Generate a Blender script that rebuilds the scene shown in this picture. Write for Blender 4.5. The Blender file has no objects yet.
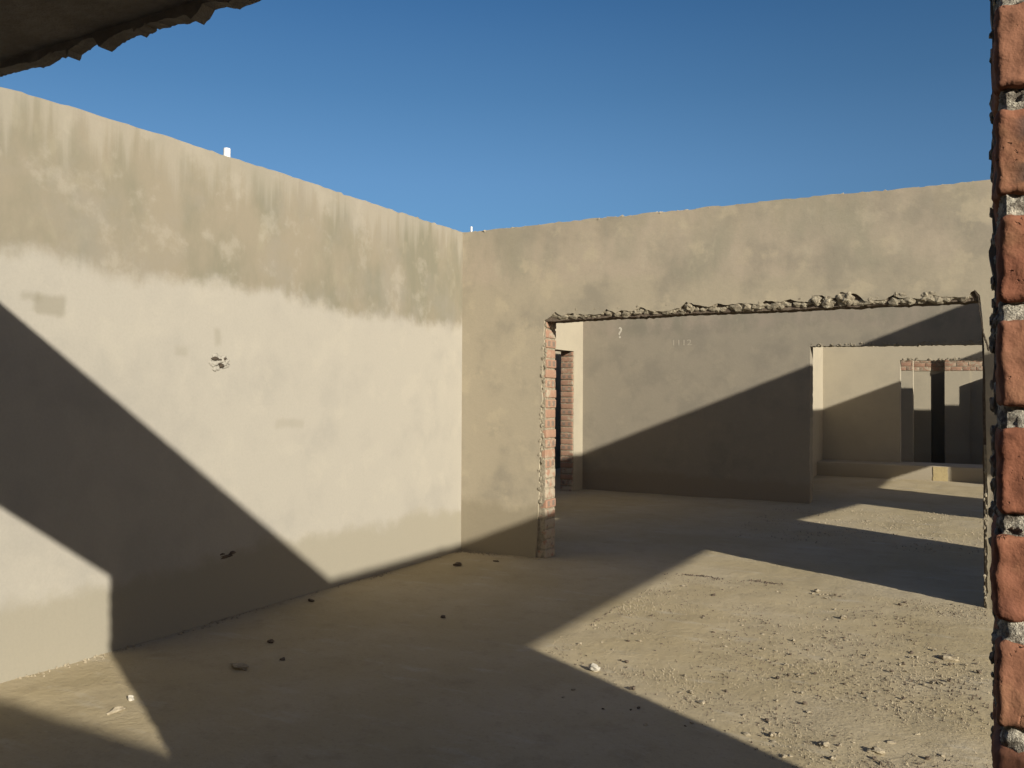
import bpy, bmesh, math, random
from mathutils import Vector, Matrix, noise, geometry

C = bpy.context.scene.collection
ALB = 0.70                                        # the cement here is mid grey: all paint values below are relative
# ------------------------------------------------------------------ measures (metres)
EYE = 1.55
XL, YB, H, ZL = -4.601, 7.261, 3.182, 2.265      # left wall, back wall, wall height, door head
T = 0.24                                         # wall thickness
YN, YF = 0.886, 1.122                            # front wall faces
Y2, X2L = 13.007, -5.873                         # second room
Y3, X3L = 18.531, -2.97                          # third room
Y4 = 21.34
XR = 3.279
SUN_AZ, SUN_SL = 0.5322, 0.3951                  # dy/dx and dz/dx of the light

# ------------------------------------------------------------------ node helpers
class N:
    def __init__(s, mat):
        s.t = mat.node_tree; s.n = s.t.nodes; s.l = s.t.links
    def new(s, typ, **kw):
        n = s.n.new(typ)
        for k, v in kw.items(): setattr(n, k, v)
        return n
    def link(s, a, b): s.l.new(a, b)
    def val(s, sock, v):
        if hasattr(v, 'is_output'): s.l.new(v, sock)
        else: sock.default_value = v
    def math(s, op, a, b=0.0, clamp=False):
        n = s.new('ShaderNodeMath', operation=op, use_clamp=clamp)
        s.val(n.inputs[0], a); s.val(n.inputs[1], b); return n.outputs[0]
    def rng(s, v, a, b, c=0.0, d=1.0):
        n = s.new('ShaderNodeMapRange', interpolation_type='SMOOTHSTEP')
        s.val(n.inputs[0], v)
        for i, x in enumerate((a, b, c, d)): s.val(n.inputs[i + 1], x)
        return n.outputs[0]
    def mix(s, f, a, b):
        n = s.new('ShaderNodeMix', data_type='RGBA')
        s.val(n.inputs[0], f)
        s.val(n.inputs[6], a if hasattr(a, 'is_output') else (*[c * ALB for c in a], 1))
        s.val(n.inputs[7], b if hasattr(b, 'is_output') else (*[c * ALB for c in b], 1))
        return n.outputs[2]
    def noise(s, vec, scale, detail=4.0, rough=0.55):
        n = s.new('ShaderNodeTexNoise')
        s.l.new(vec, n.inputs['Vector'])
        n.inputs['Scale'].default_value = scale
        n.inputs['Detail'].default_value = detail
        n.inputs['Roughness'].default_value = rough
        return n.outputs[0]
    def scaled(s, vec, sc, loc=(0, 0, 0)):
        n = s.new('ShaderNodeMapping')
        s.l.new(vec, n.inputs[0]); n.inputs['Scale'].default_value = sc
        n.inputs['Location'].default_value = loc
        return n.outputs[0]

def material(name, rough=0.9):
    m = bpy.data.materials.new(name); m.use_nodes = True
    k = N(m)
    b = m.node_tree.nodes['Principled BSDF']
    b.inputs['Roughness'].default_value = rough
    b.inputs['Specular IOR Level'].default_value = 0.15
    return m, k, b

def position(k):
    return k.new('ShaderNodeNewGeometry').outputs['Position']

def zcoord(k, pos):
    n = k.new('ShaderNodeSeparateXYZ'); k.link(pos, n.inputs[0]); return n.outputs

def bump(k, b, hts, dist=0.01, strength=1.0):
    n = k.new('ShaderNodeBump')
    n.inputs['Strength'].default_value = strength
    n.inputs['Distance'].default_value = dist
    k.link(hts, n.inputs['Height']); k.link(n.outputs[0], b.inputs['Normal'])

def plaster(name, main, upper, damp, zu=2.25, zd=0.45, mott=0.35, off=(0, 0, 0), streak=0.5, stains=()):
    """cement render: a darker weathered band above zu, a damp band below zd, blotches and run marks"""
    m, k, b = material(name)
    pos0 = position(k)
    pos = k.scaled(pos0, (1, 1, 1), off)
    z = zcoord(k, pos0)[2]
    wob = k.noise(pos, 1.1, 5, 0.6)
    fine = k.noise(pos, 7.0, 4, 0.65)
    vstr = k.noise(k.scaled(pos, (9, 9, 0.55)), 1.0, 4, 0.6)
    zz = k.math('ADD', z, k.math('MULTIPLY', k.math('SUBTRACT', wob, 0.5), 0.42))
    zz = k.math('ADD', zz, k.math('MULTIPLY', k.math('SUBTRACT', fine, 0.5), 0.16))
    zz = k.math('ADD', zz, k.math('MULTIPLY', k.math('SUBTRACT', vstr, 0.5), 0.10))
    up = k.rng(zz, zu - 0.04, zu + 0.10)
    pat = k.noise(k.scaled(pos, (1.5, 1.5, 0.8), (2, 6, 3)), 1.3, 6, 0.62)
    up_col = k.mix(k.rng(pat, 0.36, 0.64), tuple(c * f for c, f in zip(upper, (0.90, 0.93, 0.93))), tuple(c * f for c, f in zip(upper, (1.17, 1.13, 1.15))))
    patf = k.noise(k.scaled(pos, (1, 1, 0.6), (5, 1, 8)), 6.5, 5, 0.6)
    up_col = k.mix(k.math('MULTIPLY', k.rng(patf, 0.55, 0.72), 0.55), up_col, tuple(c * 1.28 for c in upper))
    col = k.mix(up, main, up_col)
    # trowel blotches
    bl = k.noise(pos, 2.3, 6, 0.6)
    col = k.mix(k.math('MULTIPLY', k.rng(bl, 0.44, 0.70), mott), col, tuple(c * f for c, f in zip(main, (0.68, 0.70, 0.74))))
    bl2 = k.noise(k.scaled(pos, (1, 1, 1), (7.3, 2.1, 4.7)), 3.4, 6, 0.62)
    col = k.mix(k.math('MULTIPLY', k.rng(bl2, 0.52, 0.66), mott), col, tuple(min(1, c * f) for c, f in zip(main, (1.14, 1.13, 1.10))))
    # pale run-down marks from the wall head
    run = k.rng(k.math('ADD', vstr, k.math('MULTIPLY', k.math('SUBTRACT', z, 3.18), 0.95)), 0.22, 0.50)
    col = k.mix(k.math('MULTIPLY', run, streak), col, tuple(c * f for c, f in zip(main, (0.90, 0.88, 0.84))))
    # damp foot with drips
    zd_ = k.math('ADD', z, k.math('MULTIPLY', k.math('SUBTRACT', wob, 0.5), 0.42))
    zd_ = k.math('ADD', zd_, k.math('MULTIPLY', k.math('SUBTRACT', fine, 0.5), 0.14))
    dn = k.rng(zd_, zd + 0.07, zd - 0.05)
    col = k.mix(dn, col, damp)
    # damp stains with a place of their own: (axis, a0, a1, z0, z1, strength)
    for ax, a0, a1, z0, z1, st in stains:
        a_ = k.math('ADD', zcoord(k, pos0)[ax], k.math('MULTIPLY', k.math('SUBTRACT', fine, 0.5), 0.06))
        zq = k.math('ADD', z, k.math('MULTIPLY', k.math('SUBTRACT', fine, 0.5), 0.06))
        mk = k.math('MULTIPLY', k.rng(a_, a0 - 0.02, a0 + 0.02), k.rng(a_, a1 + 0.02, a1 - 0.02))
        mk = k.math('MULTIPLY', mk, k.math('MULTIPLY', k.rng(zq, z0 - 0.02, z0 + 0.02), k.rng(zq, z1 + 0.02, z1 - 0.02)))
        col = k.mix(k.math('MULTIPLY', mk, st), col, upper)
    # grain
    gr = k.noise(pos, 60.0, 3, 0.7)
    col = k.mix(k.math('MULTIPLY', k.rng(gr, 0.35, 0.75), 0.10), col, tuple(c * 0.5 for c in main))
    k.link(col, b.inputs['Base Color'])
    hts = k.math('ADD', k.math('MULTIPLY', bl, 0.9), k.math('MULTIPLY', k.noise(pos, 16.0, 6, 0.65), 0.45))
    hts = k.math('ADD', hts, k.math('MULTIPLY', gr, 0.10))
    bump(k, b, hts, 0.010, 0.42)
    return m

MAIN = (0.450, 0.392, 0.290)
M_left = plaster('render_left', (0.416, 0.384, 0.316), (0.252, 0.226, 0.160), (0.345, 0.312, 0.236), 2.24, 0.43, 0.30, (0, 0, 0), 0.60,
                 ((1, 2.86, 3.04, 1.99, 2.10, 0.55), (1, 2.78, 2.90, 2.06, 2.10, 0.4), (1, 4.12, 4.17, 1.88, 2.0, 0.35), (1, 4.7, 5.0, 1.30, 1.36, 0.25), (1, 3.8, 3.9, 1.80, 1.86, 0.25)))
M_back = plaster('render_back', (0.445, 0.385, 0.276), (0.395, 0.345, 0.250), (0.355, 0.305, 0.212), 2.55, 0.47, 0.75, (3, 5, 1), 0.25)
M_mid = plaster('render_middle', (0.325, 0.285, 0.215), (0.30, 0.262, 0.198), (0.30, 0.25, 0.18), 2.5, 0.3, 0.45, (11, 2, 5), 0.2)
M_far = plaster('render_far', (0.450, 0.395, 0.290), (0.43, 0.375, 0.27), (0.40, 0.345, 0.25), 2.9, 0.25, 0.25, (1, 12, 3), 0.2)
M_other = plaster('render_plain', (0.38, 0.325, 0.235), (0.33, 0.28, 0.2), (0.3, 0.25, 0.18), 2.5, 0.4, 0.4, (5, 1, 9), 0.3)

def mat_rough_cement(name, a, bcol, scale=25.0, dist=0.012):
    m, k, b = material(name)
    pos = position(k)
    n1 = k.noise(pos, scale, 6, 0.7); n2 = k.noise(pos, scale * 0.22, 4, 0.6)
    col = k.mix(k.rng(n1, 0.35, 0.68), bcol, a)
    col = k.mix(k.math('MULTIPLY', k.rng(n2, 0.5, 0.7), 0.5), col, tuple(c * 0.6 for c in a))
    k.link(col, b.inputs['Base Color'])
    bump(k, b, k.math('ADD', n1, k.math('MULTIPLY', k.noise(pos, scale * 5, 3, 0.6), 0.4)), dist, 0.8)
    return m
M_cement = mat_rough_cement('raw_cement', (0.44, 0.385, 0.275), (0.27, 0.225, 0.155))
M_soffit = mat_rough_cement('lintel_concrete', (0.47, 0.42, 0.36), (0.36, 0.32, 0.27), 12.0)
M_mortar = mat_rough_cement('mortar', (0.92, 0.84, 0.66), (0.20, 0.17, 0.13), 110.0, 0.010)
M_rubble = mat_rough_cement('rubble', (0.50, 0.43, 0.30), (0.33, 0.27, 0.18), 40.0, 0.006)
M_brown = mat_rough_cement('dark_clod_and_shade', (0.20, 0.155, 0.11), (0.12, 0.09, 0.065), 30.0, 0.01)  # clods and grit; also paints the shade on the back wall's masonry

def mat_brick(name, pale=0.0):
    m, k, b = material(name, 0.85)
    pos = position(k)
    at = k.new('ShaderNodeAttribute', attribute_name='tone')       # r: tone, g: kiln mark kind, b: mortar smear
    s = k.new('ShaderNodeSeparateColor'); k.link(at.outputs['Color'], s.inputs[0])
    uv = k.new('ShaderNodeUVMap', uv_map='face')
    su = k.new('ShaderNodeSeparateXYZ'); k.link(uv.outputs[0], su.inputs[0])
    u, v = su.outputs[0], su.outputs[1]
    base = k.mix(s.outputs[0], (0.300, 0.110, 0.060), (0.345, 0.160, 0.092))
    n1 = k.noise(pos, 22.0, 5, 0.65)
    base = k.mix(k.math('MULTIPLY', k.rng(n1, 0.48, 0.72), 0.55), base, (0.42, 0.22, 0.115))
    n2 = k.noise(k.scaled(pos, (1, 1, 1), (3, 9, 4)), 9.0, 5, 0.6)
    base = k.mix(k.math('MULTIPLY', k.rng(n2, 0.55, 0.75), 0.5), base, (0.23, 0.092, 0.062))
    # kiln marks: two dark flash bars (upright when g ~ .5, level when g ~ 1)
    wob = k.math('MULTIPLY', k.math('SUBTRACT', k.noise(pos, 70.0, 3, 0.6), 0.5), 0.22)
    def bar(c, p, w):
        d = k.math('ABSOLUTE', k.math('SUBTRACT', k.math('ADD', p, wob), c))
        return k.rng(d, w, w * 0.45)
    def win(p, a, bb):
        return k.math('MULTIPLY', k.rng(p, a - 0.06, a + 0.03), k.rng(p, bb + 0.06, bb - 0.03))
    up = k.math('MULTIPLY', k.math('MAXIMUM', bar(0.27, u, 0.17), bar(0.73, u, 0.17)), win(v, 0.22, 0.82))
    lv = k.math('MULTIPLY', k.math('MAXIMUM', bar(0.76, v, 0.17), bar(0.24, v, 0.15)), win(u, 0.10, 0.30))
    isup = k.math('MULTIPLY', k.rng(s.outputs[1], 0.3, 0.4), k.rng(s.outputs[1], 0.7, 0.6))
    islv = k.rng(s.outputs[1], 0.8, 0.9)
    mk = k.math('MAXIMUM', k.math('MULTIPLY', up, isup), k.math('MULTIPLY', lv, islv))
    base = k.mix(k.math('MULTIPLY', mk, 0.9), base, (0.085, 0.070, 0.060))
    if pale: base = k.mix(pale, base, (0.50, 0.41, 0.30))
    # mortar smear
    sm = k.rng(k.math('ADD', k.noise(pos, 14.0, 4, 0.6), k.math('MULTIPLY', s.outputs[2], 0.6)), 0.62, 0.80)
    base = k.mix(sm, base, (0.44, 0.37, 0.265))
    k.link(base, b.inputs['Base Color'])
    ph = k.rng(k.noise(pos, 150.0, 3, 0.6), 0.30, 0.40)
    ph = k.math('MAXIMUM', ph, k.rng(k.noise(pos, 37.0, 2, 0.5), 0.58, 0.50))
    h_ = k.math('ADD', k.math('MULTIPLY', ph, 0.5), k.math('ADD', k.math('MULTIPLY', n1, 0.6), k.math('MULTIPLY', k.noise(pos, 220.0, 3, 0.6), 0.12)))
    bump(k, b, h_, 0.006, 0.9)
    return m
M_brick = mat_brick('clay_brick')
M_brick_pale = mat_brick('dusty_brick', 0.32)

def mat_floor():
    m, k, b = material('dusty_screed', 0.95)
    pos = position(k)
    n1 = k.noise(pos, 0.9, 6, 0.6); n2 = k.noise(pos, 5.0, 6, 0.68); n3 = k.noise(pos, 45.0, 4, 0.7)
    n4 = k.noise(k.scaled(pos, (1.0, 2.6, 1.0), (4, 4, 0)), 2.2, 6, 0.65)
    col = k.mix(k.rng(n1, 0.35, 0.68), (0.50, 0.405, 0.235), (0.56, 0.465, 0.300))
    col = k.mix(k.math('MULTIPLY', k.rng(n2, 0.50, 0.72), 0.45), col, (0.37, 0.295, 0.175))
    col = k.mix(k.math('MULTIPLY', k.rng(n4, 0.55, 0.70), 0.55), col, (0.60, 0.525, 0.385))
    col = k.mix(k.math('MULTIPLY', k.rng(n3, 0.55, 0.72), 0.40), col, (0.28, 0.22, 0.135))
    col = k.mix(k.math('MULTIPLY', k.rng(n3, 0.42, 0.30), 0.30), col, (0.66, 0.58, 0.43))
    k.link(col, b.inputs['Base Color'])
    gritty = k.rng(k.noise(k.scaled(pos, (1, 1, 1), (8, 1, 0)), 1.3, 4, 0.6), 0.42, 0.62, 0.35, 1.0)
    h_ = k.math('ADD', k.math('MULTIPLY', n2, 0.8), k.math('MULTIPLY', k.math('MULTIPLY', n3, gritty), 0.40))
    h_ = k.math('ADD', h_, k.math('MULTIPLY', k.math('MULTIPLY', k.noise(pos, 130.0, 3, 0.65), gritty), 0.16))
    bump(k, b, h_, 0.018, 0.75)
    return m
M_floor = mat_floor()

def plain(name, col, rough=0.6):
    m, k, b = material(name, rough)
    pos = position(k)
    k.link(k.mix(k.rng(k.noise(pos, 30, 3), 0.4, 0.7), col, tuple(c * 0.85 for c in col)), b.inputs['Base Color'])
    return m
M_white = plain('white_plastic', (0.86, 0.86, 0.84), 0.45)
M_yellow = plain('ochre_render', (0.50, 0.40, 0.21), 0.9)
M_chalk = plain('chalk', (0.62, 0.57, 0.46), 0.95)
M_faint = plain('faint_chalk', (0.44, 0.39, 0.30), 0.95)
M_earth = mat_rough_cement('bare_earth', (0.42, 0.33, 0.20), (0.30, 0.23, 0.14), 3.0, 0.03)
M_hole_shade = plain('hole_shade', (0.09, 0.07, 0.05), 0.95)  # dark colour for the shade inside the hole and the crack

# ------------------------------------------------------------------ object helpers
def link(name, me, mat, parent=None):
    me.materials.append(mat)
    o = bpy.data.objects.new(name, me); C.objects.link(o)
    if parent is not None: o.parent = parent
    return o
def tag(o, label=None, cat=None, group=None, kind=None):
    if label: o['label'] = label
    if cat: o['category'] = cat
    if group: o['group'] = group
    if kind: o['kind'] = kind
    return o
def from_bm(name, bm, mat, parent=None, smooth=False):
    me = bpy.data.meshes.new(name)
    bmesh.ops.recalc_face_normals(bm, faces=bm.faces)
    bm.to_mesh(me); bm.free()
    if smooth:
        for p in me.polygons: p.use_smooth = True
    return link(name, me, mat, parent)

def jag(p0, p1, step, amp, seed, end=False):
    """points from p0 towards p1, ragged across the line"""
    r = random.Random(seed)
    p0, p1 = Vector(p0), Vector(p1); d = p1 - p0; L = d.length
    n = Vector((-d.y, d.x)) / L
    k = max(2, int(L / step)); out = [tuple(p0)]
    for i in range(1, k):
        t = (i + r.uniform(-0.35, 0.35)) / k
        a = amp * (0.7 * r.uniform(-1, 1) + 0.9 * (noise.noise(Vector((t * L * 2.3, seed * 1.7, 0)))))
        if r.random() < 0.07: a += amp * r.uniform(-2.0, 2.0)
        out.append(tuple(p0 + d * t + n * a))
    if end: out.append(tuple(p1))
    return out

def slab_bm(bm, outline, axis, c0, c1):
    """outline in (a, z); axis 'y' => a is x and the thickness runs along y from c0 to c1"""
    def P(a, z, c): return Vector((a, c, z)) if axis == 'y' else Vector((c, a, z))
    f = [bm.verts.new(P(a, z, c0)) for a, z in outline]
    g = [bm.verts.new(P(a, z, c1)) for a, z in outline]
    tris = geometry.tessellate_polygon([[Vector((a, z, 0)) for a, z in outline]])
    for t in tris:
        for vs in (f, g):
            try: bm.faces.new([vs[i] for i in t])
            except ValueError: pass
    n = len(outline)
    for i in range(n):
        j = (i + 1) % n
        try: bm.faces.new((f[i], f[j], g[j], g[i]))
        except ValueError: pass

def lump(bm, c, r, seed, squash=(1, 1, 1), sub=2, rough=0.45):
    ret = bmesh.ops.create_icosphere(bm, subdivisions=sub, radius=1.0)
    rr = random.Random(seed)
    rot = Matrix.Rotation(rr.uniform(0, 6.28), 3, Vector((rr.uniform(-1, 1), rr.uniform(-1, 1), 1)).normalized())
    o = Vector((seed * 3.17 % 50, seed * 1.31 % 50, seed * 0.77 % 50))
    for v in ret['verts']:
        d = v.co.copy()
        k = 1 + rough * noise.noise(d * 1.3 + o) * 1.6 + rough * 0.5 * noise.noise(d * 3.1 + o)
        q = rot @ (d * k)
        v.co = Vector((q.x * squash[0], q.y * squash[1], q.z * squash[2])) * r + Vector(c)

def box_grid(bm, lo, hi, cell, r, amp, seed, tone=None, tl=None, ul=None, freq=30.0, segs=None):
    """a rounded, slightly lumpy box as a closed grid; tone goes to the colour layer, uv to the face layer"""
    lo, hi = Vector(lo), Vector(hi); c = (lo + hi) / 2; h = (hi - lo) / 2
    r = min(r, min(h) * 0.9)
    new = {}
    off = Vector((seed * 1.37 % 31, seed * 2.11 % 37, seed * 0.73 % 29))
    def vert(p):
        key = (round(p.x, 5), round(p.y, 5), round(p.z, 5))
        if key in new: return new[key]
        q = p - c
        inn = Vector([max(-(h[i] - r), min(h[i] - r, q[i])) for i in range(3)])
        n = q - inn
        n = n.normalized() if n.length > 1e-9 else Vector((0, 0, 1))
        w = inn + n * r
        w += n * amp * (noise.noise((w + c) * freq + off) + 0.5 * noise.noise((w + c) * freq * 2.7 + off))
        v = bm.verts.new(w + c); new[key] = v; return v
    for ax in range(3):
        a, b = [i for i in range(3) if i != ax]
        def ticks(i):
            n = max(1, int(round((hi[i] - lo[i]) / cell)))
            ts = [lo[i] + (hi[i] - lo[i]) * j / n for j in range(n + 1)]
            ts += [lo[i] + r * 0.35, hi[i] - r * 0.35, lo[i] + r, hi[i] - r]
            ts = sorted(set(round(t, 5) for t in ts))
            return ts
        A, B = ticks(a), ticks(b)
        for side in (lo[ax], hi[ax]):
            for i in range(len(A) - 1):
                for j in range(len(B) - 1):
                    q = []
                    for s_, t_ in ((i, j), (i + 1, j), (i + 1, j + 1), (i, j + 1)):
                        p = Vector((0, 0, 0)); p[ax] = side; p[a] = A[s_]; p[b] = B[t_]; q.append(p)
                    vs = [vert(p) for p in q]
                    try: f = bm.faces.new(vs)
                    except ValueError: continue
                    f.smooth = True
                    if tl is not None:
                        for lp, p in zip(f.loops, q):
                            lp[tl] = (*tone, 1.0)
                            lp[ul].uv = ((p[a] - lo[a]) / (hi[a] - lo[a]), (p[b] - lo[b]) / (hi[b] - lo[b]))

def brick_bm():
    bm = bmesh.new()
    tl = bm.loops.layers.float_color.new('tone'); ul = bm.loops.layers.uv.new('face')
    return bm, tl, ul

# ------------------------------------------------------------------ floor and ground
def make_floor():
    xs = []; x = -9.0
    while x < 6.0:
        xs.append(x); x += 0.045 if -4.8 < x < 3.4 else 0.25
    ys = []; y = -2.1
    while y < 23.5:
        ys.append(y); y += 0.045 if 0.9 < y < 7.6 else (0.09 if 7.6 <= y < 14 else 0.25)
    verts = []
    for y in ys:
        for x in xs:
            p = Vector((x, y, 0))
            z = 0.010 * noise.noise(p * 0.9) + 0.006 * noise.noise(p * 3.1 + Vector((4, 2, 1)))
            z += 0.004 * max(0, noise.noise(p * 9.0)) * (1 if noise.noise(p * 1.3 + Vector((9, 9, 9))) > 0 else 0.3)
            verts.append((x, y, z))
    nx = len(xs)
    faces = [(j * nx + i, j * nx + i + 1, (j + 1) * nx + i + 1, (j + 1) * nx + i) for j in range(len(ys) - 1) for i in range(nx - 1)]
    me = bpy.data.meshes.new('floor'); me.from_pydata(verts, [], faces)
    for p in me.polygons: p.use_smooth = True
    o = link('floor', me, M_floor)
    tag(o, 'dusty beige cement floor strewn with grit, crossed by hard shadows', 'floor', kind='structure')
make_floor()
bm = bmesh.new()
bmesh.ops.create_grid(bm, x_segments=24, y_segments=24, size=80.0)
for v in bm.verts: v.co.z = -0.06
tag(from_bm('ground', bm, M_earth), 'bare earth around the unfinished building', 'ground', kind='structure')

# ------------------------------------------------------------------ left wall
bm = bmesh.new()
top = [(YB, 3.182), (6.52, 3.180), (5.52, 3.188), (4.93, 3.198), (4.21, 3.194), (3.66, 3.201), (3.24, 3.194), (2.87, 3.189), (2.65, 3.18), (-1.96, 3.17)]
ol = [(-1.96, -0.1), (YB + T, -0.1), (YB + T, 3.182)]
for i in range(len(top) - 1): ol += jag(top[i], top[i + 1], 0.055, 0.007, 20 + i)
ol.append(top[-1])
slab_bm(bm, ol, 'x', XL, XL - T)
rr = random.Random(5)
for i in range(90):                                   # crumbs of mortar left on the wall head
    y = rr.uniform(1.5, 7.3)
    lump(bm, (XL - rr.uniform(0.01, 0.10), y, 3.185), rr.uniform(0.008, 0.018), i + 300, (1.2, 1.4, 0.8), 1)
wall_left = tag(from_bm('wall_left', bm, M_left), 'tall sunlit beige rendered wall with a weathered upper band', 'wall', kind='structure')

# chipped socket hole in the left wall; dark-coloured lumps give its inner shade
bm = bmesh.new()
rr = random.Random(11)
hy, hz = 4.158, 1.768
for i in range(26):
    a = i / 26 * 6.283; q = 0.068 + 0.02 * rr.uniform(-1, 1)
    lump(bm, (XL + 0.002, hy + math.cos(a) * q * 0.95, hz + math.sin(a) * q * 0.55), rr.uniform(0.007, 0.018), i + 900, (0.25, 1.3, 0.9), 2)
for dy, dz in ((0.0, 0.0), (0.03, 0.012), (-0.028, -0.012), (0.045, -0.012)):
    lump(bm, (XL + 0.001, hy + dy, hz + dz), 0.02, int(dy * 1000) + 77, (0.5, 1.2, 0.8), 2)
rim = from_bm('chipped_hole', bm, M_left, wall_left, True)
bm = bmesh.new()
for dy, dz, ry, rz in ((-0.040, 0.022, 0.030, 0.013), (-0.005, 0.016, 0.028, 0.007), (0.022, -0.024, 0.022, 0.016), (0.050, 0.024, 0.012, 0.010), (0.006, -0.012, 0.016, 0.006)):
    lump(bm, (XL + 0.006, hy + dy, hz + dz), 1.0, int(dy * 999) + 5, (0.008, ry, rz), 2, 0.35)
tag(from_bm('pit', bm, M_hole_shade, rim, True), 'dark lumps standing in for shade in the broken hole')
bm = bmesh.new()
for dy, dz, ry, rz in ((0, 0, 0.05, 0.012), (0.06, 0.015, 0.03, 0.01), (-0.03, 0.02, 0.02, 0.008)):
    lump(bm, (XL, 4.235 + dy, 0.43 + dz), 1.0, int(dz * 999) + 3, (0.012, ry, rz), 2, 0.4)
tag(from_bm('gouge', bm, M_brown, wall_left, True), 'small dark gouge low in the wall')

# ------------------------------------------------------------------ back wall with the wide opening
XO1, XO2 = -3.662, -0.026
FACE = 0.022                                          # render coat in front of the masonry
topB = [(XL, 3.182), (-3.84, 3.178), (-3.11, 3.182), (-2.18, 3.180), (-1.34, 3.178), (-0.60, 3.168), (-0.02, 3.167), (XR + 0.12, 3.17)]
def back_outline(inner, seed, ja):
    o = [(XL, -0.1)]
    for i in range(len(topB) - 1): o += jag(topB[i], topB[i + 1], 0.05, 0.009, 50 + i)
    o += [topB[-1], (XR + 0.12, -0.1)]
    o += inner
    return o
# render coat: ragged edge round the opening
inner = [(-0.012, -0.1), (-0.012, 0.02)]
inner += jag((-0.010, 0.02), (-0.006, 0.9), 0.035, 0.007, 71)
inner += jag((-0.006, 0.9), (-0.024, 1.9), 0.08, 0.004, 72)
inner += jag((-0.024, 1.9), (-0.042, 2.26), 0.05, 0.006, 73)
inner += [(-0.052, 2.31), (-0.082, 2.352), (-0.112, 2.338), (-0.128, 2.30)]
edge = [(-0.30, 2.312), (-0.36, 2.330), (-0.42, 2.306), (-0.60, 2.320), (-0.645, 2.345), (-0.70, 2.312), (-0.85, 2.305), (-0.885, 2.345), (-0.93, 2.372), (-1.03, 2.389), (-1.06, 2.345), (-1.14, 2.350),
        (-1.17, 2.37), (-1.245, 2.37), (-1.262, 2.318), (-1.36, 2.328), (-1.42, 2.352), (-1.50, 2.33), (-1.62, 2.350), (-1.68, 2.316), (-1.80, 2.335), (-1.95, 2.328),
        (-2.02, 2.345), (-2.10, 2.318), (-2.21, 2.342), (-2.30, 2.372), (-2.36, 2.320), (-2.48, 2.300), (-2.62, 2.306), (-2.72, 2.345), (-2.80, 2.31), (-2.90, 2.325), (-2.96, 2.30),
        (-3.05, 2.345), (-3.10, 2.30), (-3.25, 2.298), (-3.36, 2.312), (-3.44, 2.318), (-3.50, 2.296), (-3.56, 2.338), (-3.60, 2.315), (-3.625, 2.292)]
prev = (-0.128, 2.30)
for i, p in enumerate(edge):
    inner += jag(prev, p, 0.022, 0.006, 120 + i); prev = p
inner += jag(prev, (-3.684, 2.262), 0.03, 0.005, 170)
inner += jag((-3.684, 2.262), (-3.706, 1.60), 0.035, 0.010, 171)
inner += jag((-3.706, 1.60), (-3.721, 1.05), 0.030, 0.009, 172)
inner += jag((-3.721, 1.05), (-3.738, 0.45), 0.035, 0.006, 173)
inner += jag((-3.738, 0.45), (-3.768, 0.02), 0.05, 0.005, 174)
inner += [(-3.768, -0.1)]
bm = bmesh.new()
slab_bm(bm, back_outline(inner, 0, 0), 'y', YB, YB + FACE)
rr = random.Random(8)
for i in range(230):
    x = rr.uniform(XL, 0.3)
    zt = next(a[1] + (b_[1] - a[1]) * (x - a[0]) / (b_[0] - a[0]) for a, b_ in zip(topB, topB[1:]) if a[0] <= x <= b_[0])
    lump(bm, (x, YB + rr.uniform(0.010, 0.05), zt - 0.007), rr.uniform(0.006, 0.020), i + 500, (1.3, 0.9, 0.8), 1)
wall_back = tag(from_bm('wall_back', bm, M_back), 'blotchy beige rendered wall with a wide hacked-out doorway', 'wall', kind='structure')
# masonry body behind the render coat, browned to paint in the soffit's shade
core = [(XL, -0.1)] + [(a, z - 0.004) for a, z in topB] + [(XR + 0.12, -0.1), (XO2 - 0.004, -0.1)]
core += jag((XO2 - 0.004, 0.0), (XO2 - 0.012, 2.272), 0.09, 0.004, 180)
core += jag((XO2 - 0.012, 2.272), (-2.2, 2.268), 0.03, 0.006, 181) + jag((-2.2, 2.268), (-3.62, 2.254), 0.03, 0.006, 182, True)
core += [(-3.87, 2.254), (-3.87, -0.1)]
bm = bmesh.new(); slab_bm(bm, core, 'y', YB + FACE, YB + T)
tag(from_bm('masonry', bm, M_brown, wall_back), 'masonry behind the render coat, darkened to stand for soffit shade')
# knobbly mortar exposed along the lintel
bm = bmesh.new(); rr = random.Random(21)
x = -0.13
while x > -3.60:
    w = rr.uniform(0.022, 0.05)
    big = 1.0 + 0.5 * max(0, noise.noise(Vector((x * 1.5, 3, 7))))
    lump(bm, (x, YB + 0.020 + rr.uniform(-0.006, 0.006), 2.292 + rr.uniform(0, 0.022)), w * big, int(-x * 1000), (1.0, 0.36, 0.62), 2, 0.45)
    if rr.random() < 0.45:
        lump(bm, (x + 0.01, YB + 0.012, 2.335 + rr.uniform(-0.01, 0.03)), w * 0.7, int(-x * 1000) + 9, (1.0, 0.45, 0.8), 2, 0.5)
    x -= w * rr.uniform(0.9, 1.9)
for bx, bz, s in ((-0.98, 2.335, 0.052), (-1.03, 2.345, 0.036), (-1.22, 2.335, 0.040), (-1.14, 2.325, 0.034), (-0.42, 2.318, 0.035), (-2.28, 2.33, 0.036)):
    lump(bm, (bx, YB + 0.006, bz), s, int(-bx * 777), (0.95, 0.5, 0.9), 3, 0.4)
tag(from_bm('lintel_edge', bm, M_cement, wall_back), 'ragged pale mortar hanging along the lintel')
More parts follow.
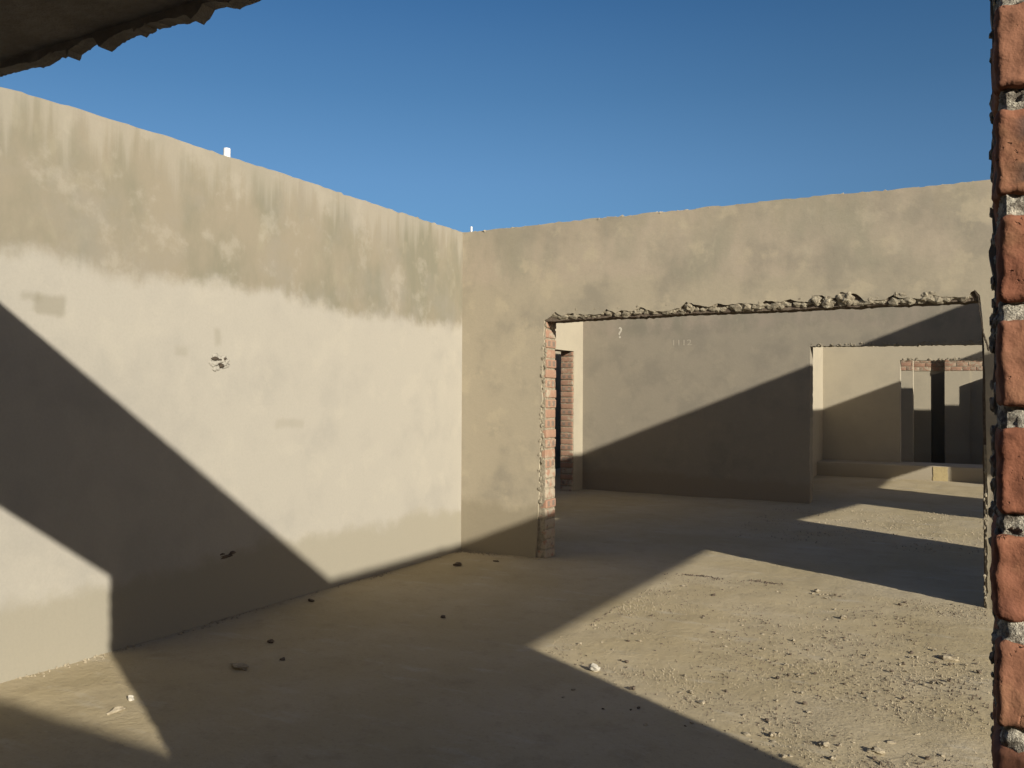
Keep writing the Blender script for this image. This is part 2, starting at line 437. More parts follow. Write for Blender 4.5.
# second ragged render layer down the right jamb
bm = bmesh.new()
o = [(-0.012, 0.0)] + jag((-0.026, 0.0), (-0.020, 0.95), 0.04, 0.009, 190) + jag((-0.020, 0.95), (-0.030, 1.2), 0.06, 0.004, 191, True) + [(0.02, 1.2), (0.02, 0.0)]
slab_bm(bm, o, 'y', YB + 0.008, YB + 0.06)
for i in range(26):
    z = rr.uniform(0.02, 1.0)
    lump(bm, (-0.020 + rr.uniform(-0.008, 0.012), YB + 0.004, z), rr.uniform(0.006, 0.015), i + 40, (0.8, 0.6, 1.4), 1)
tag(from_bm('jamb_edge', bm, M_cement, wall_back), 'broken render edge down the right jamb')
# crack beside the lintel corner, its shade laid on as dark lumps
bm = bmesh.new()
pts = [(-0.085, 2.345), (-0.062, 2.30), (-0.056, 2.22), (-0.040, 2.10), (-0.030, 2.03), (-0.016, 1.98), (-0.002, 1.935), (0.004, 1.90)]
for i in range(len(pts) - 1):
    a, b_ = Vector(pts[i]), Vector(pts[i + 1])
    for t in range(6):
        q = a.lerp(b_, t / 6)
        lump(bm, (q.x + 0.002 * math.sin(t * 9 + i), YB - 0.0005, q.y), 0.0065, i * 7 + t, (0.8, 0.35, 1.8), 1, 0.3)
tag(from_bm('crack', bm, M_hole_shade, wall_back), 'crack in the render beside the jamb, its shade coloured in')
# left reveal: bare bricks, every second course of two headers with kiln marks
def brick_jamb(parent, x0, x1, y0, y1, face, seed, ztop, smear_low, pitch=0.0955):
    bm, tl, ul = brick_bm(); r_ = random.Random(seed)
    z = 0.0; k = 0
    while z < ztop - 0.03:
        z1 = min(z + pitch - 0.016, ztop)
        sm = 0.42 if (z < smear_low and r_.random() < 0.75) else r_.uniform(0.0, 0.28)
        tone = (r_.uniform(0.2, 1.0), 0.5 if k % 2 else 0.0, sm)
        j = r_.uniform(-0.006, 0.006)
        if face == 'x':
            box_grid(bm, (x0, y0 + 0.005, z), (x1 + j, y1 - 0.005, z1), 0.06, 0.008, 0.003, seed + k, tone, tl, ul)
        else:
            box_grid(bm, (x0 + 0.005, y0 + j, z), (x1 - 0.005, y1, z1), 0.06, 0.008, 0.003, seed + k, tone, tl, ul)
        z += pitch; k += 1
    jm = from_bm('brick_jamb', bm, M_brick_pale, parent)
    tag(jm, 'bare orange brick reveal with dark kiln marks')
    bm = bmesh.new(); z = -0.05
    if face == 'x': box_grid(bm, (x0 + 0.01, y0 + 0.004, -0.1), (x1 - 0.010, y1 - 0.004, ztop), 0.05, 0.004, 0.006, seed, freq=18)
    else: box_grid(bm, (x0 + 0.004, y0 + 0.010, -0.1), (x1 - 0.004, y1 - 0.01, ztop), 0.05, 0.004, 0.006, seed, freq=18)
    from_bm('mortar_bed', bm, M_cement, jm)
brick_jamb(wall_back, -3.885, XO1 - 0.008, YB + FACE, YB + T, 'x', 31, 2.262, 0.95)
# mortar bits stuck round the render edge of the left jamb
bm = bmesh.new(); rr = random.Random(77)
for i in range(70):
    z = rr.uniform(0.5, 2.25)
    lump(bm, (-3.686 - (2.26 - z) * 0.028 + rr.uniform(-0.015, 0.02), YB + rr.uniform(0.0, 0.02), z), rr.uniform(0.008, 0.022), i + 640, (0.9, 0.5, 1.1), 2)
tag(from_bm('mortar_bits', bm, M_cement, wall_back), 'pale mortar bits along the left jamb')

# ------------------------------------------------------------------ front wall: lintel overhead and the bare brick jamb
bm = bmesh.new()
o = [(XL, 2.275), (XL, H), (0.0, H), (0.0, 2.275)]
slab_bm(bm, o, 'y', YN, YF - 0.03)
wall_front = tag(from_bm('wall_front', bm, M_soffit), 'shaded front wall over the opening, its bare brick jamb close by on the right', 'wall', kind='structure')
lip = [(-1.946, 2.262), (-1.87, 2.26), (-1.834, 2.26), (-1.762, 2.253), (-1.721, 2.263), (-1.677, 2.259), (-1.663, 2.26), (-1.66, 2.245), (-1.653, 2.256), (-1.611, 2.267), (-1.579, 2.267), (-1.569, 2.261), (-1.556, 2.244), (-1.538, 2.251), (-1.51, 2.258), (-1.456, 2.261), (-1.45, 2.252), (-1.441, 2.258), (-1.424, 2.258), (-1.421, 2.264), (-1.412, 2.26), (-1.369, 2.259), (-1.328, 2.254), (-1.308, 2.256), (-1.289, 2.244), (-1.273, 2.252), (-1.26, 2.266), (-1.242, 2.266), (-1.221, 2.262), (-1.195, 2.253), (-1.17, 2.256), (-1.141, 2.259)]
o = [(XL, 2.263)] + jag((XL, 2.263), (-1.946, 2.263), 0.03, 0.006, 201)[1:]
for i in range(len(lip) - 1): o += jag(lip[i], lip[i + 1], 0.007, 0.0022, 240 + i)
o += [lip[-1]] + jag((-1.141, 2.259), (0.0, 2.262), 0.03, 0.006, 202)[1:] + [(0.0, 2.265), (0.0, H), (XL, H)]
bm = bmesh.new(); slab_bm(bm, o, 'y', YF - 0.03, YF)
tag(from_bm('lintel_lip', bm, M_soffit, wall_front), 'ragged dark render edge under the lintel')
# left return of the same wall
bm = bmesh.new()
slab_bm(bm, [(XL, -0.1), (-4.0, -0.1)] + jag((-4.0, 0), (-4.0, 2.27), 0.08, 0.005, 204, True) + [(XL, 2.27)], 'y', YN, YF)
from_bm('return', bm, M_other, wall_front)
# brickwork right of the opening, up to the same height as the other walls
bm, tl, ul = brick_bm(); bj, tj, uj = brick_bm()
mm = bmesh.new(); rr = random.Random(3)
PITCH = 0.0955
for k in range(33):
    z1 = 1.905 + PITCH * (13 - k); z0 = z1 - 0.0770
    if k > 13: z1 += rr.uniform(-0.002, 0.002)
    close = 12 <= k <= 21
    xx = 0.0055 + rr.uniform(-0.0025, 0.003)
    x = xx; first = True
    while x < XR + 0.1:
        ln = (0.105 if (first and k % 2) else 0.222)
        x1 = min(x + ln, XR + 0.12)
        if x1 - x > 0.03:
            tone = (rr.uniform(0.0, 1.0), 0.0, rr.uniform(-0.3, 0.05))
            if k == 14 and first: tone = (0.6, 1.0, -0.2)
            elif rr.random() < 0.25 and x > 0.3: tone = (rr.random(), 1.0, 0.0)
            jit = rr.uniform(-0.002, 0.002)
            if first:
                box_grid(bj, (x, YN + jit, z0), (x1, YN + 0.105, z1), 0.0045 if close else 0.03, 0.0065, 0.0030, k * 17 + 1, tone, tj, uj, 55)
                box_grid(bj, (x + 0.001, YN + 0.120, z0), (x1, YF - 0.018, z1), 0.012 if close else 0.03, 0.008, 0.0030, k * 17 + 2, tone, tj, uj, 55)
            else:
                box_grid(bm, (x, YN + jit, z0), (x1, YN + 0.105, z1), 0.12, 0.006, 0.0015, k * 31 + int(x * 100), tone, tl, ul)
        x = x1 + 0.012; first = False
    # bed joint under this course, raked back and rough
    zj0, zj1 = z0 - (PITCH - 0.077) - 0.004, z0 + 0.004
    box_grid(mm, (0.011, YN + 0.0065, zj0), (0.20, YF - 0.02, zj1), 0.0040 if close else 0.03, 0.004, 0.0050, k * 5 + 3, freq=110)
    box_grid(mm, (0.19, YN + 0.009, zj0), (XR + 0.1, YF - 0.03, zj1), 0.2, 0.004, 0.002, k * 5 + 4)
for k in range(5, 28):                                 # dribbles of mortar pressed out on the reveal
    for q in range(6):
        z = 1.905 + PITCH * (13 - k) - rr.uniform(0.0, 0.1)
        lump(mm, (0.0085 + rr.uniform(-0.003, 0.003), rr.uniform(YN + 0.03, YF - 0.03), z), rr.uniform(0.003, 0.0065), k * 9 + q, (0.7, 1.8, 1.3), 2)
jb = tag(from_bm('brick_jamb', bj, M_brick, wall_front), 'orange bricks of the near jamb, one with dark kiln marks')
from_bm('mortar_joint', mm, M_mortar, jb)
from_bm('brickwork', bm, M_brick, wall_front)
bm = bmesh.new(); slab_bm(bm, [(0.03, -0.1), (XR + 0.1, -0.1), (XR + 0.1, H), (0.03, H)], 'y', YN + 0.02, YF - 0.03)
from_bm('masonry', bm, M_cement, wall_front)
bm = bmesh.new()
o = [(0.006, -0.1)] + jag((0.006, 0.0), (0.004, H), 0.012, 0.0022, 207, True) + [(XR, H), (XR, -0.1)]
slab_bm(bm, o, 'y', YF - 0.032, YF)
for i in range(110):
    lump(bm, (0.0045 + rr.uniform(-0.001, 0.003), YF - rr.uniform(0.004, 0.03), rr.uniform(0.9, 2.2)), rr.uniform(0.0018, 0.0050), i + 70, (0.8, 1.2, 1.6), 2)
from_bm('render_coat', bm, M_other, wall_front)

# ------------------------------------------------------------------ rear wall behind the viewer (its head shades the near floor)
bm = bmesh.new(); slab_bm(bm, [(-7.0, -0.1), (8.5, -0.1), (8.5, H)] + jag((8.5, H), (-7.0, H), 0.12, 0.006, 210) + [(-7.0, H)], 'y', -1.722 - T, -1.722)
tag(from_bm('wall_rear', bm, M_other), 'plain rendered wall across the passage behind the front wall', 'wall', kind='structure')

# ------------------------------------------------------------------ unseen right-hand walls with wide door openings, tall parts shaped for the shadows
RT = 0.12
bm = bmesh.new()
o = [(YN, -0.1), (1.575, -0.1), (1.575, 2.312), (5.53, 2.312), (5.53, -0.1), (YB + T, -0.1), (YB + T, 4.21), (6.6, 4.21), (6.6, H)] + jag((6.6, H), (YN, H), 0.07, 0.006, 215) + [(YN, H)]  # raised far end added to block sun from the second room
slab_bm(bm, o, 'x', XR, XR + RT)
tag(from_bm('wall_right', bm, M_other), 'rendered right wall of the near room with a wide opening', 'wall', kind='structure')
bm = bmesh.new()
o = [(YB + T, -0.1), (8.29, -0.1), (8.29, 2.165), (10.76, 1.975), (10.76, -0.1), (12.77, -0.1), (12.77, 1.98), (15.72, 1.98), (15.72, -0.1), (Y3, -0.1), (Y3, 3.10), (17.1, 3.10), (17.1, 3.77), (13.15, 3.77), (13.15, 4.21)]  # stepped top and sloping head shaped to fit the shadows
o += jag((13.15, 4.21), (YB + T, 4.21), 0.09, 0.006, 216) + [(YB + T, 4.21)]
slab_bm(bm, o, 'x', XR, XR + RT)
tag(from_bm('wall_side', bm, M_other), 'unseen right wall of the further rooms, shaped to cast their shadows', 'wall', kind='structure')

# ------------------------------------------------------------------ second room
bm = bmesh.new()
o = [(X2L - T, -0.1), (X2L - T, H)] + jag((X2L - T, H), (XR, H), 0.07, 0.006, 220) + [(XR, H), (XR, -0.1), (2.95, -0.1), (2.95, 2.27)]
o += jag((2.95, 2.27), (-0.2, 2.262), 0.06, 0.006, 221) + jag((-0.2, 2.262), (-2.262, 2.285), 0.025, 0.008, 222)
o += [(-2.262, 2.285)] + jag((-2.262, 2.27), (-2.27, 0.0), 0.06, 0.006, 223) + [(-2.27, -0.1)]
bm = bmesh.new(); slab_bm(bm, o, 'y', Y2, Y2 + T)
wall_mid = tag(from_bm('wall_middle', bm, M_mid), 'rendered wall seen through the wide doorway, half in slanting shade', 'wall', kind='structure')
bm = bmesh.new(); rr = random.Random(4)
for i in range(60):
    x = rr.uniform(-2.25, 0.1)
    lump(bm, (x, Y2 - 0.002, 2.285 + rr.uniform(0, 0.03)), rr.uniform(0.01, 0.024), i + 60, (1, 0.6, 0.7), 1)
tag(from_bm('lintel_edge', bm, M_cement, wall_mid), 'ragged mortar along the second lintel')
def chalk(body, x, z, size, lx=1.0):
    cu = bpy.data.curves.new('chalk_mark', 'FONT'); cu.body = body; cu.size = size; cu.offset = 0.010 * size
    tmp = bpy.data.objects.new('tmp', cu); C.objects.link(tmp)
    dg = bpy.context.evaluated_depsgraph_get(); me = bpy.data.meshes.new_from_object(tmp.evaluated_get(dg))
    bpy.data.objects.remove(tmp); bpy.data.curves.remove(cu)
    for v in me.vertices:
        a, b_ = v.co.x * lx, v.co.y
        v.co = (x + a, Y2 - 0.003, z + b_)
    o = link('chalk_mark', me, M_chalk, wall_mid); return o
tag(chalk('?', -5.26, 2.49, 0.25, 1.05), 'chalked question mark')
tag(chalk('1112', -4.36, 2.345, 0.125, 1.35), 'faint chalked figures').data.materials[0] = M_faint
# left wall of the second room with a doorway
bm = bmesh.new()
o = [(YB + T, -0.1), (11.65, -0.1), (11.65, 2.27), (12.66, 2.27), (12.66, -0.1), (19.0, -0.1), (19.0, H), (YB + T, H)]  # run on past the room to keep sun off the outer wall
slab_bm(bm, o, 'x', X2L, X2L - T)
w2l = tag(from_bm('wall_left', bm, M_far), 'narrow lit return wall with a tall doorway beyond the wide opening', 'wall', kind='structure')
brick_jamb(w2l, X2L - T + 0.01, X2L, 12.627, 12.72, 'y', 57, 2.26, 0.3)
# the space outside that doorway
bm = bmesh.new(); slab_bm(bm, [(YB, -0.1), (21.0, -0.1), (21.0, H), (YB, H)], 'x', -8.0, -8.0 - T)
tag(from_bm('wall_outer', bm, M_other), 'shaded outer wall beyond the doorway', 'wall', kind='structure')

# ------------------------------------------------------------------ third room
bm = bmesh.new(); slab_bm(bm, [(Y2 + T, -0.1), (Y3, -0.1), (Y3, H), (Y2 + T, H)], 'x', X3L, X3L - T)
tag(from_bm('wall_left', bm, M_far), 'slim sunlit side wall just inside the second doorway', 'wall', kind='structure')
o = [(X3L - T, -0.1), (X3L - T, H), (5.6, H), (5.6, -0.1), (0.95, -0.1), (0.95, 2.275)]
o += jag((0.95, 2.275), (-0.1, 2.255), 0.05, 0.006, 230) + jag((-0.1, 2.255), (-1.52, 2.282), 0.03, 0.010, 231) + [(-1.521, 2.28), (-1.521, -0.1)]
bm = bmesh.new(); slab_bm(bm, o, 'y', Y3, Y3 + T)
wall_far = tag(from_bm('wall_far', bm, M_far), 'sunlit pale wall in the third room with a brick-headed doorway', 'wall', kind='structure')
bm = bmesh.new(); rr = random.Random(14)
for i in range(24):
    lump(bm, (rr.uniform(-1.5, -0.1), Y3 - 0.004, 2.285 + rr.uniform(0, 0.03)), rr.uniform(0.014, 0.03), i + 800, (1, 0.5, 0.8), 1)
tag(from_bm('lintel_edge', bm, M_cement, wall_far), 'chips of render along the brick lintel')
# low step across the third doorway
bm = bmesh.new(); box_grid(bm, (X3L, 17.80, -0.05), (1.6, Y3 + T, 0.268), 0.3, 0.012, 0.004, 3, freq=4)
stp = tag(from_bm('step', bm, M_far), 'low rendered step across the foot of the third doorway', 'step', kind='structure')
bm = bmesh.new(); slab_bm(bm, [(-0.90, 0.0)] + jag((-0.90, 0.0), (-0.90, 0.262), 0.05, 0.012, 250, True) + jag((-0.655, 0.262), (-0.655, 0.0), 0.05, 0.012, 251, True), 'y', 17.79, 17.81)
tag(from_bm('ochre_patch', bm, M_yellow, stp), 'ochre patch on the step front')

# ------------------------------------------------------------------ end of the building: piers and a void made for the dark slot behind the third doorway
def brick_head(parent, x0, x1, y, seed):
    """bare brick courses above the render line"""
    bm, tl, ul = brick_bm(); r_ = random.Random(seed)
    z = 2.142; row = 0
    while z < 2.50:
        x = x0 + (0.0 if row % 2 else -0.11)
        while x < x1 - 0.02:
            xa, xb = max(x, x0), min(x + 0.222, x1)
            if xb - xa > 0.02:
                box_grid(bm, (xa, y - 0.012, z), (xb, y + 0.05, z + 0.082), 0.11, 0.005, 0.002, int(abs(x) * 100) + row, (r_.uniform(0.3, 1), 0.5 if r_.random() < 0.12 else 0.0, r_.uniform(0.15, 0.40)), tl, ul)
            x += 0.234
        z += 0.094; row += 1
    o = tag(from_bm('brick_courses', bm, M_brick_pale, parent), 'bare pinkish bricks above the render line')
    bm = bmesh.new(); slab_bm(bm, [(x0 + 0.003, 2.138), (x1 - 0.003, 2.138), (x1 - 0.003, 2.51), (x0 + 0.003, 2.51)], 'y', y - 0.006, y + 0.04)
    from_bm('mortar_bed', bm, M_cement, o)
def end_piece(outline, y, depth, label, x0, x1, seed):
    bm = bmesh.new(); slab_bm(bm, outline, 'y', y, y + depth)
    w_ = tag(from_bm('wall_end', bm, M_far), label, 'wall', kind='structure')
    brick_head(w_, x0, x1, y, seed)
end_piece([(-4.2, -0.1), (-1.44, -0.1), (-1.44, H), (-4.2, H)], 20.69, T, 'lit pier head at the left of the third doorway view', -2.4, -1.44, 1)
end_piece([(-1.75, -0.1), (-1.118, -0.1), (-1.118, 2.047), (-0.83, 2.125), (-0.83, H), (-1.75, H)], Y4, 0.1, 'lit wall panel left of the dark slot at the end', -1.70, -0.83, 2)  # slot head cut on a slant to stand in for a shadow edge
end_piece([(-0.838, -0.1), (-0.345, -0.1), (-0.345, H), (-0.838, H)], 21.19, T, 'lit wall panel right of the dark slot at the end', -0.838, -0.345, 3)
end_piece([(-0.36, -0.1), (3.5, -0.1), (3.5, H), (-0.36, H)], 21.225, T, 'end wall panel at the far right of the third doorway', -0.345, 1.2, 4)
bm = bmesh.new(); slab_bm(bm, [(20.735, -0.1), (21.22, -0.1), (21.22, 2.13), (20.735, 2.13)], 'x', 0.30, 0.42)
tag(from_bm('wall_stub', bm, M_far), 'short low stub wall against the end wall', 'wall', kind='structure')
# added walls that keep the slot dark
bm = bmesh.new()
slab_bm(bm, [(-2.2, -0.1), (0.2, -0.1), (0.2, H), (-2.2, H)], 'y', 22.5, 22.6)
slab_bm(bm, [(21.45, -0.1), (22.6, -0.1), (22.6, H), (21.45, H)], 'x', -2.3, -2.2)
slab_bm(bm, [(21.47, -0.1), (22.6, -0.1), (22.6, H), (21.47, H)], 'x', 0.2, 0.3)
tag(from_bm('wall_slot_shade', bm, M_far), 'added wall keeping the slot behind the end panels dark', 'wall', kind='structure')

# ------------------------------------------------------------------ loose things
def pipe(name, loc, r, h, label, cat):
    bm = bmesh.new()
    bmesh.ops.create_cone(bm, cap_ends=True, segments=24, radius1=r, radius2=r, depth=h + 0.06, matrix=Matrix.Translation((0, 0, h / 2 - 0.03)))
    top = [f for f in bm.faces if f.normal.z > 0.9]
    bmesh.ops.inset_region(bm, faces=top, thickness=r * 0.25)
    for v in {v for f in bm.faces if f.normal.z > 0.9 and all(abs(w.co.xy.length - r) > r * 0.1 for w in f.verts) for v in f.verts}: v.co.z -= 0.03
    o = from_bm(name, bm, M_white, None, False); o.location = loc
    return tag(o, label, cat)
pipe('conduit_pipe', (XL - 0.03, 4.240, 3.190), 0.024, 0.068, 'white conduit stub standing on top of the tall left wall', 'pipe')
pipe('conduit_pipe', (-4.53, YB + 0.05, 3.178), 0.011, 0.062, 'tiny white pipe end on the wall top at the room corner', 'pipe')

def stone(name, x, y, r, seed, mat, label, cat, group=None, sq=(1, 1, 0.62), z=0.0):
    bm = bmesh.new(); lump(bm, (0, 0, 0), r, seed, sq, 2, 0.5)
    zmin = min(v.co.z for v in bm.verts)
    for v in bm.verts: v.co.z -= zmin + r * 0.10
    o = from_bm(name, bm, mat); o.location = (x, y, z)
    return tag(o, label, cat, group)
# lumps one can pick out
stone('earth_clod', -4.20, 6.58, 0.031, 3, M_brown, 'dark clod on the shaded floor near the room corner', 'clod', sq=(1.2, 1.0, 0.6))
stone('earth_clod', -4.00, 6.92, 0.019, 4, M_brown, 'small dark clod nearest the foot of the back wall by the left corner', 'clod', sq=(1.7, 0.8, 0.5))
stone('rubble_shard', -3.69, 3.51, 0.045, 5, M_rubble, 'flat long shard on the shaded floor right of the lit left patch', 'shard', sq=(1.6, 0.7, 0.3))
stone('earth_clod', -3.59, 3.74, 0.016, 6, M_brown, 'round dark clod on the shaded floor behind the flat shard', 'clod')
stone('earth_clod', -3.91, 3.97, 0.019, 7, M_brown, 'small dark clod on the shaded floor close under the left wall', 'clod', sq=(1.4, 0.8, 0.6))
stone('earth_clod', -4.42, 4.89, 0.019, 8, M_brown, 'dark clod against the foot of the left wall below the sunlit wedge', 'clod', sq=(1.5, 0.8, 0.6))
stone('earth_clod', -3.32, 5.01, 0.016, 9, M_brown, 'lone dark clod in the middle of the shaded floor', 'clod')
stone('render_chip', -3.78, 2.87, 0.020, 10, M_chalk, 'white chip on the lit floor patch at lower left', 'chip', sq=(1, 0.8, 0.7))
stone('rubble_shard', -3.70, 2.735, 0.034, 11, M_rubble, 'long pale sliver on the lit floor patch at lower left', 'shard', sq=(0.45, 1.5, 0.35))
stone('render_chip', -1.94, 4.47, 0.026, 12, M_chalk, 'pale chip at the left edge of the sunlit floor', 'chip', sq=(1.3, 0.8, 0.7))
stone('earth_clod', -1.64, 4.29, 0.015, 13, M_brown, 'dark pebble at the lower left edge of the sunlit floor', 'clod')
stone('rubble_lump', -0.20, 5.72, 0.036, 14, M_rubble, 'biggest pale lump beside the near brick jamb on the sunlit floor', 'rubble', sq=(1.4, 0.9, 0.45))
stone('rubble_lump', -0.64, 4.02, 0.022, 15, M_rubble, 'lump at the bottom of the sunlit floor close to the shadow edge', 'rubble')
stone('rubble_lump', -0.43, 4.06, 0.024, 16, M_rubble, 'longish lump at the bottom of the sunlit floor, well right of the shadow edge', 'rubble', sq=(1.4, 0.8, 0.5))

# countable chips on the sunlit floor, in the loose drifts the photo shows
rs = random.Random(42)
protos = []
for i in range(9):
    bm = bmesh.new(); lump(bm, (0, 0, 0), 1.0, 60 + i, (1, rs.uniform(0.6, 1), rs.uniform(0.4, 0.7)), 1 if i < 4 else 2, 0.55)
    zmin = min(v.co.z for v in bm.verts)
    for v in bm.verts: v.co.z -= zmin + 0.12
    me = bpy.data.meshes.new('rubble_chip'); bmesh.ops.recalc_face_normals(bm, faces=bm.faces); bm.to_mesh(me); bm.free()
    me.materials.append((M_rubble, M_rubble, M_brown)[i % 3]); protos.append(me)
drifts = [((-1.45, 6.95), 0.5, 0.10, 14), ((-0.95, 7.10), 0.25, 0.10, 16), ((-0.25, 5.75), 0.30, 0.20, 30), ((-0.55, 5.2), 0.35, 0.25, 26), ((-0.9, 4.4), 0.5, 0.25, 26),
          ((-1.35, 5.1), 0.4, 0.3, 26), ((-0.6, 6.2), 0.45, 0.3, 22), ((-1.75, 6.2), 0.3, 0.4, 12), ((-0.45, 4.05), 0.30, 0.15, 24), ((-2.0, 5.1), 0.2, 0.3, 10), ((-1.1, 3.95), 0.3, 0.15, 8)]
for (cx, cy), sx, sy, n in drifts:
    for i in range(n):
        x, y = rs.gauss(cx, sx), rs.gauss(cy, sy)
        if x > -0.02 or y > 7.2 or x < -2.3: continue
        o = bpy.data.objects.new('rubble_chip', rs.choice(protos)); C.objects.link(o)
        s_ = rs.uniform(0.007, 0.014) * (1.7 if rs.random() < 0.10 else 1.0)
        o.location = (x, y, 0); o.scale = (s_, s_, s_); o.rotation_euler = (0, 0, rs.uniform(0, 6.28))
        tag(o, 'small rubble chip lying loose on the sunlit floor of the near room', 'rubble chip', 'rubble chips on the sunlit floor')

# grit nobody could count
def grit(name, sets, label):
    vs, fs, mi = [], [], []
    for n, region, lo, hi, seed, m in sets:
        r_ = random.Random(seed)
        while n > 0:
            x, y = region(r_)
            if noise.noise(Vector((x * 1.4, y * 1.9, seed))) + 0.5 * noise.noise(Vector((x * 4, y * 5, seed))) < r_.uniform(-0.35, 0.45): continue
            s_ = r_.uniform(lo, hi); t0 = len(vs); a0 = r_.uniform(0, 6.28)
            for i in range(4):
                a = a0 + i * 1.571 + r_.uniform(-0.4, 0.4)
                q = s_ * r_.uniform(0.7, 1.2)
                vs.append((x + q * math.cos(a), y + q * math.sin(a), -0.004))
            for i in range(2):
                vs.append((x + r_.uniform(-0.4, 0.4) * s_, y + r_.uniform(-0.4, 0.4) * s_, s_ * r_.uniform(0.6, 1.1) + 0.003))
            fs += [(t0, t0 + 1, t0 + 4), (t0 + 1, t0 + 2, t0 + 4), (t0 + 2, t0 + 5, t0 + 4), (t0 + 2, t0 + 3, t0 + 5), (t0 + 3, t0, t0 + 5), (t0, t0 + 4, t0 + 5)]
            mi += [m] * 6; n -= 1
    me = bpy.data.meshes.new(name); me.from_pydata(vs, [], fs)
    o = link(name, me, M_rubble); me.materials.append(M_brown)
    me.polygons.foreach_set('material_index', mi)
    tag(o, label, 'grit', kind='stuff')
def lit_floor(r_):
    y = r_.uniform(3.7, 7.25)
    return r_.uniform(-2.4 if y > 4.7 else -2.4 + (4.7 - y) * 1.7, 0.0), y
def seam(r_):
    q = r_.choice((r_.uniform(0.2, 0.62), r_.uniform(0.35, 0.5), r_.uniform(0.8, 1.0)))
    return -2.75 + q * 1.25 + r_.gauss(0, 0.03), 7.20 + q * 0.10 + 0.03 * math.sin(q * 17) + r_.gauss(0, 0.016)
grit('floor_grit', ((6500, lit_floor, 0.002, 0.0055, 1, 0), (2000, lit_floor, 0.003, 0.0080, 2, 1), (200, seam, 0.004, 0.012, 5, 1)), 'pale and dark sandy grit scattered over the sunlit near floor')
grit('floor_grit', ((1500, lambda r_: (r_.uniform(-2.6, 1.0), r_.uniform(9.5, 12.9)), 0.004, 0.012, 3, 0),), 'coarse grit on the lit strip of floor in the second room')
grit('wall_foot_crumbs', ((260, lambda r_: (XL + abs(r_.gauss(0.02, 0.025)), r_.uniform(1.6, 7.2)), 0.004, 0.013, 4, 0),
                          (260, lambda r_: (r_.uniform(XL, -3.7), YB - abs(r_.gauss(0.03, 0.03))), 0.005, 0.014, 6, 0)), 'mortar crumbs along the foot of the left and back walls')

# ------------------------------------------------------------------ sun, sky, camera
def sun_dir():
    return Vector((-1.0, SUN_AZ, -SUN_SL)).normalized()            # the way the light travels
L = bpy.data.lights.new('sun', 'SUN'); L.energy = 7.75; L.color = (1.0, 0.945, 0.845); L.angle = math.radians(0.55)
so = bpy.data.objects.new('sun', L); C.objects.link(so)
so.rotation_euler = sun_dir().to_track_quat('-Z', 'Y').to_euler(); so.location = (12, -6, 9)

w = bpy.data.worlds.new('sky'); bpy.context.scene.world = w; w.use_nodes = True
class W: pass
k = N.__new__(N); k.t = w.node_tree; k.n = k.t.nodes; k.l = k.t.links
bg = k.n['Background']
d = k.new('ShaderNodeTexCoord').outputs['Generated']
nrm = k.new('ShaderNodeVectorMath', operation='NORMALIZE'); k.link(d, nrm.inputs[0])
sep = k.new('ShaderNodeSeparateXYZ'); k.link(nrm.outputs[0], sep.inputs[0])
ramp = k.new('ShaderNodeValToRGB')
k.link(k.math('MAXIMUM', sep.outputs[2], 0.0), ramp.inputs[0])
el = ramp.color_ramp.elements
stops = [(0.0, (0.26, 0.44, 0.66)), (0.16, (0.135, 0.310, 0.535)), (0.24, (0.115, 0.265, 0.49)), (0.33, (0.074, 0.195, 0.39)), (0.42, (0.046, 0.142, 0.32)), (0.7, (0.036, 0.100, 0.28)), (1.0, (0.034, 0.090, 0.26))]
el[0].position, el[0].color = stops[0][0], (*stops[0][1], 1)
el[1].position, el[1].color = stops[-1][0], (*stops[-1][1], 1)
for p_, c_ in stops[1:-1]:
    e = el.new(p_); e.color = (*c_, 1)
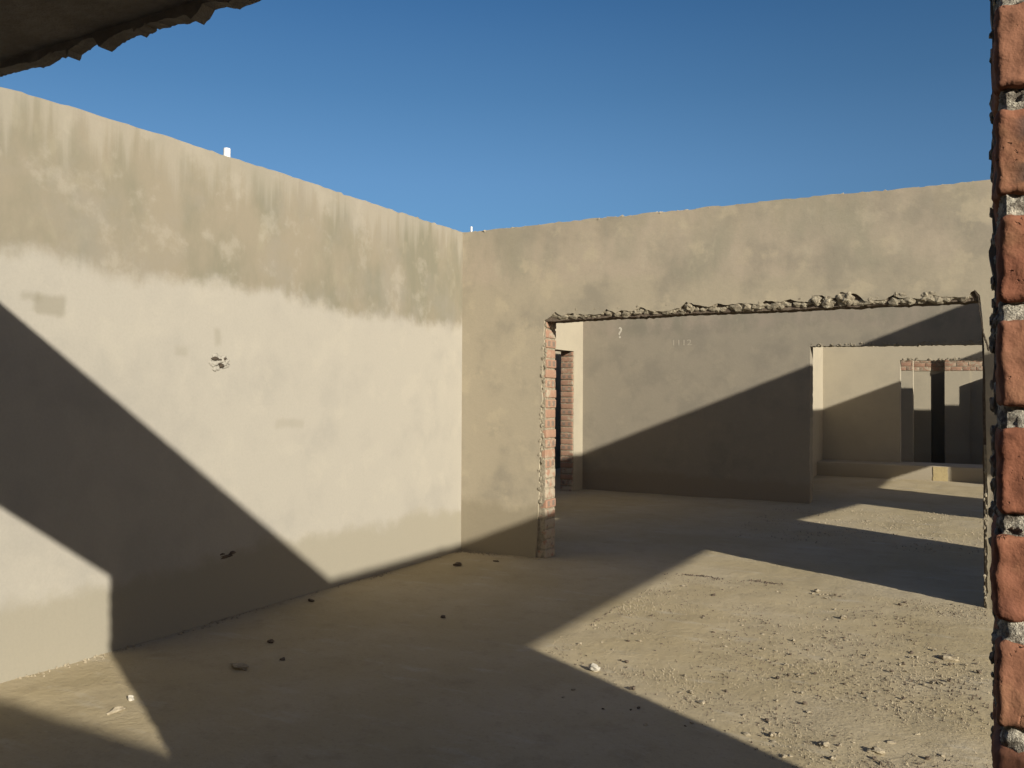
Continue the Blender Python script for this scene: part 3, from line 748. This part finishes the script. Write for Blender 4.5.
# pale warm glare of the low sun in its own half of the sky
# the sky is paler low down opposite the sun, deeper to the side of it
anti = k.new('ShaderNodeVectorMath', operation='DOT_PRODUCT'); k.link(nrm.outputs[0], anti.inputs[0])
anti.inputs[1].default_value = Vector((sun_dir().x, sun_dir().y, 0)).normalized()
side = k.rng(anti.outputs['Value'], 0.35, 1.0, 0.74, 1.20)
tint = k.new('ShaderNodeMix', data_type='RGBA', blend_type='MULTIPLY'); tint.inputs[0].default_value = 1.0
sv = k.new('ShaderNodeCombineXYZ'); [k.link(side, sv.inputs[i]) for i in range(3)]
k.link(ramp.outputs[0], tint.inputs[6]); k.link(sv.outputs[0], tint.inputs[7])
dot = k.new('ShaderNodeVectorMath', operation='DOT_PRODUCT'); k.link(nrm.outputs[0], dot.inputs[0]); dot.inputs[1].default_value = -sun_dir()
cs = k.math('MAXIMUM', dot.outputs['Value'], 0.0)
glow = k.math('ADD', k.math('MULTIPLY', k.math('POWER', cs, 2.0), 2.1), k.math('MULTIPLY', k.math('POWER', cs, 12.0), 5.0))
hz = k.math('POWER', k.math('SUBTRACT', 1.0, k.math('MAXIMUM', sep.outputs[2], 0.0), True), 3.2)
glow = k.math('MULTIPLY', glow, hz)
sky = k.new('ShaderNodeMix', data_type='RGBA', blend_type='ADD'); sky.inputs[0].default_value = 1.0
gc = k.new('ShaderNodeMix', data_type='RGBA'); k.link(glow, gc.inputs[0]); gc.clamp_factor = False
gc.inputs[6].default_value = (0, 0, 0, 1); gc.inputs[7].default_value = (1.0, 0.79, 0.56, 1)
k.link(tint.outputs[2], sky.inputs[6]); k.link(gc.outputs[2], sky.inputs[7])
k.link(sky.outputs[2], bg.inputs['Color']); bg.inputs['Strength'].default_value = 1.0

cam = bpy.data.cameras.new('camera'); co = bpy.data.objects.new('camera', cam); C.objects.link(co)
cam.sensor_fit = 'HORIZONTAL'; cam.sensor_width = 36.0; cam.lens = 858.3874 / 1024 * 36.0
cam.clip_start = 0.02; cam.clip_end = 500
yaw, pit, rol = math.radians(29.0191), math.radians(0.759), math.radians(0.2797)
F = Vector((-math.sin(yaw), math.cos(yaw), 0)); R = Vector((math.cos(yaw), math.sin(yaw), 0)); U = Vector((0, 0, 1))
F2 = F * math.cos(pit) + U * math.sin(pit); U2 = U * math.cos(pit) - F * math.sin(pit)
R3 = R * math.cos(rol) + U2 * math.sin(rol); U3 = U2 * math.cos(rol) - R * math.sin(rol)
m = Matrix.Identity(4)
for i in range(3): m[i][0], m[i][1], m[i][2] = R3[i], U3[i], -F2[i]
m.translation = (0, 0, EYE)
co.matrix_world = m
sc = bpy.context.scene; sc.camera = co
sc.view_settings.view_transform = 'Standard'; sc.view_settings.look = 'None'
sc.view_settings.exposure = 0.0; sc.view_settings.gamma = 1.0; sc.view_settings.use_curve_mapping = False
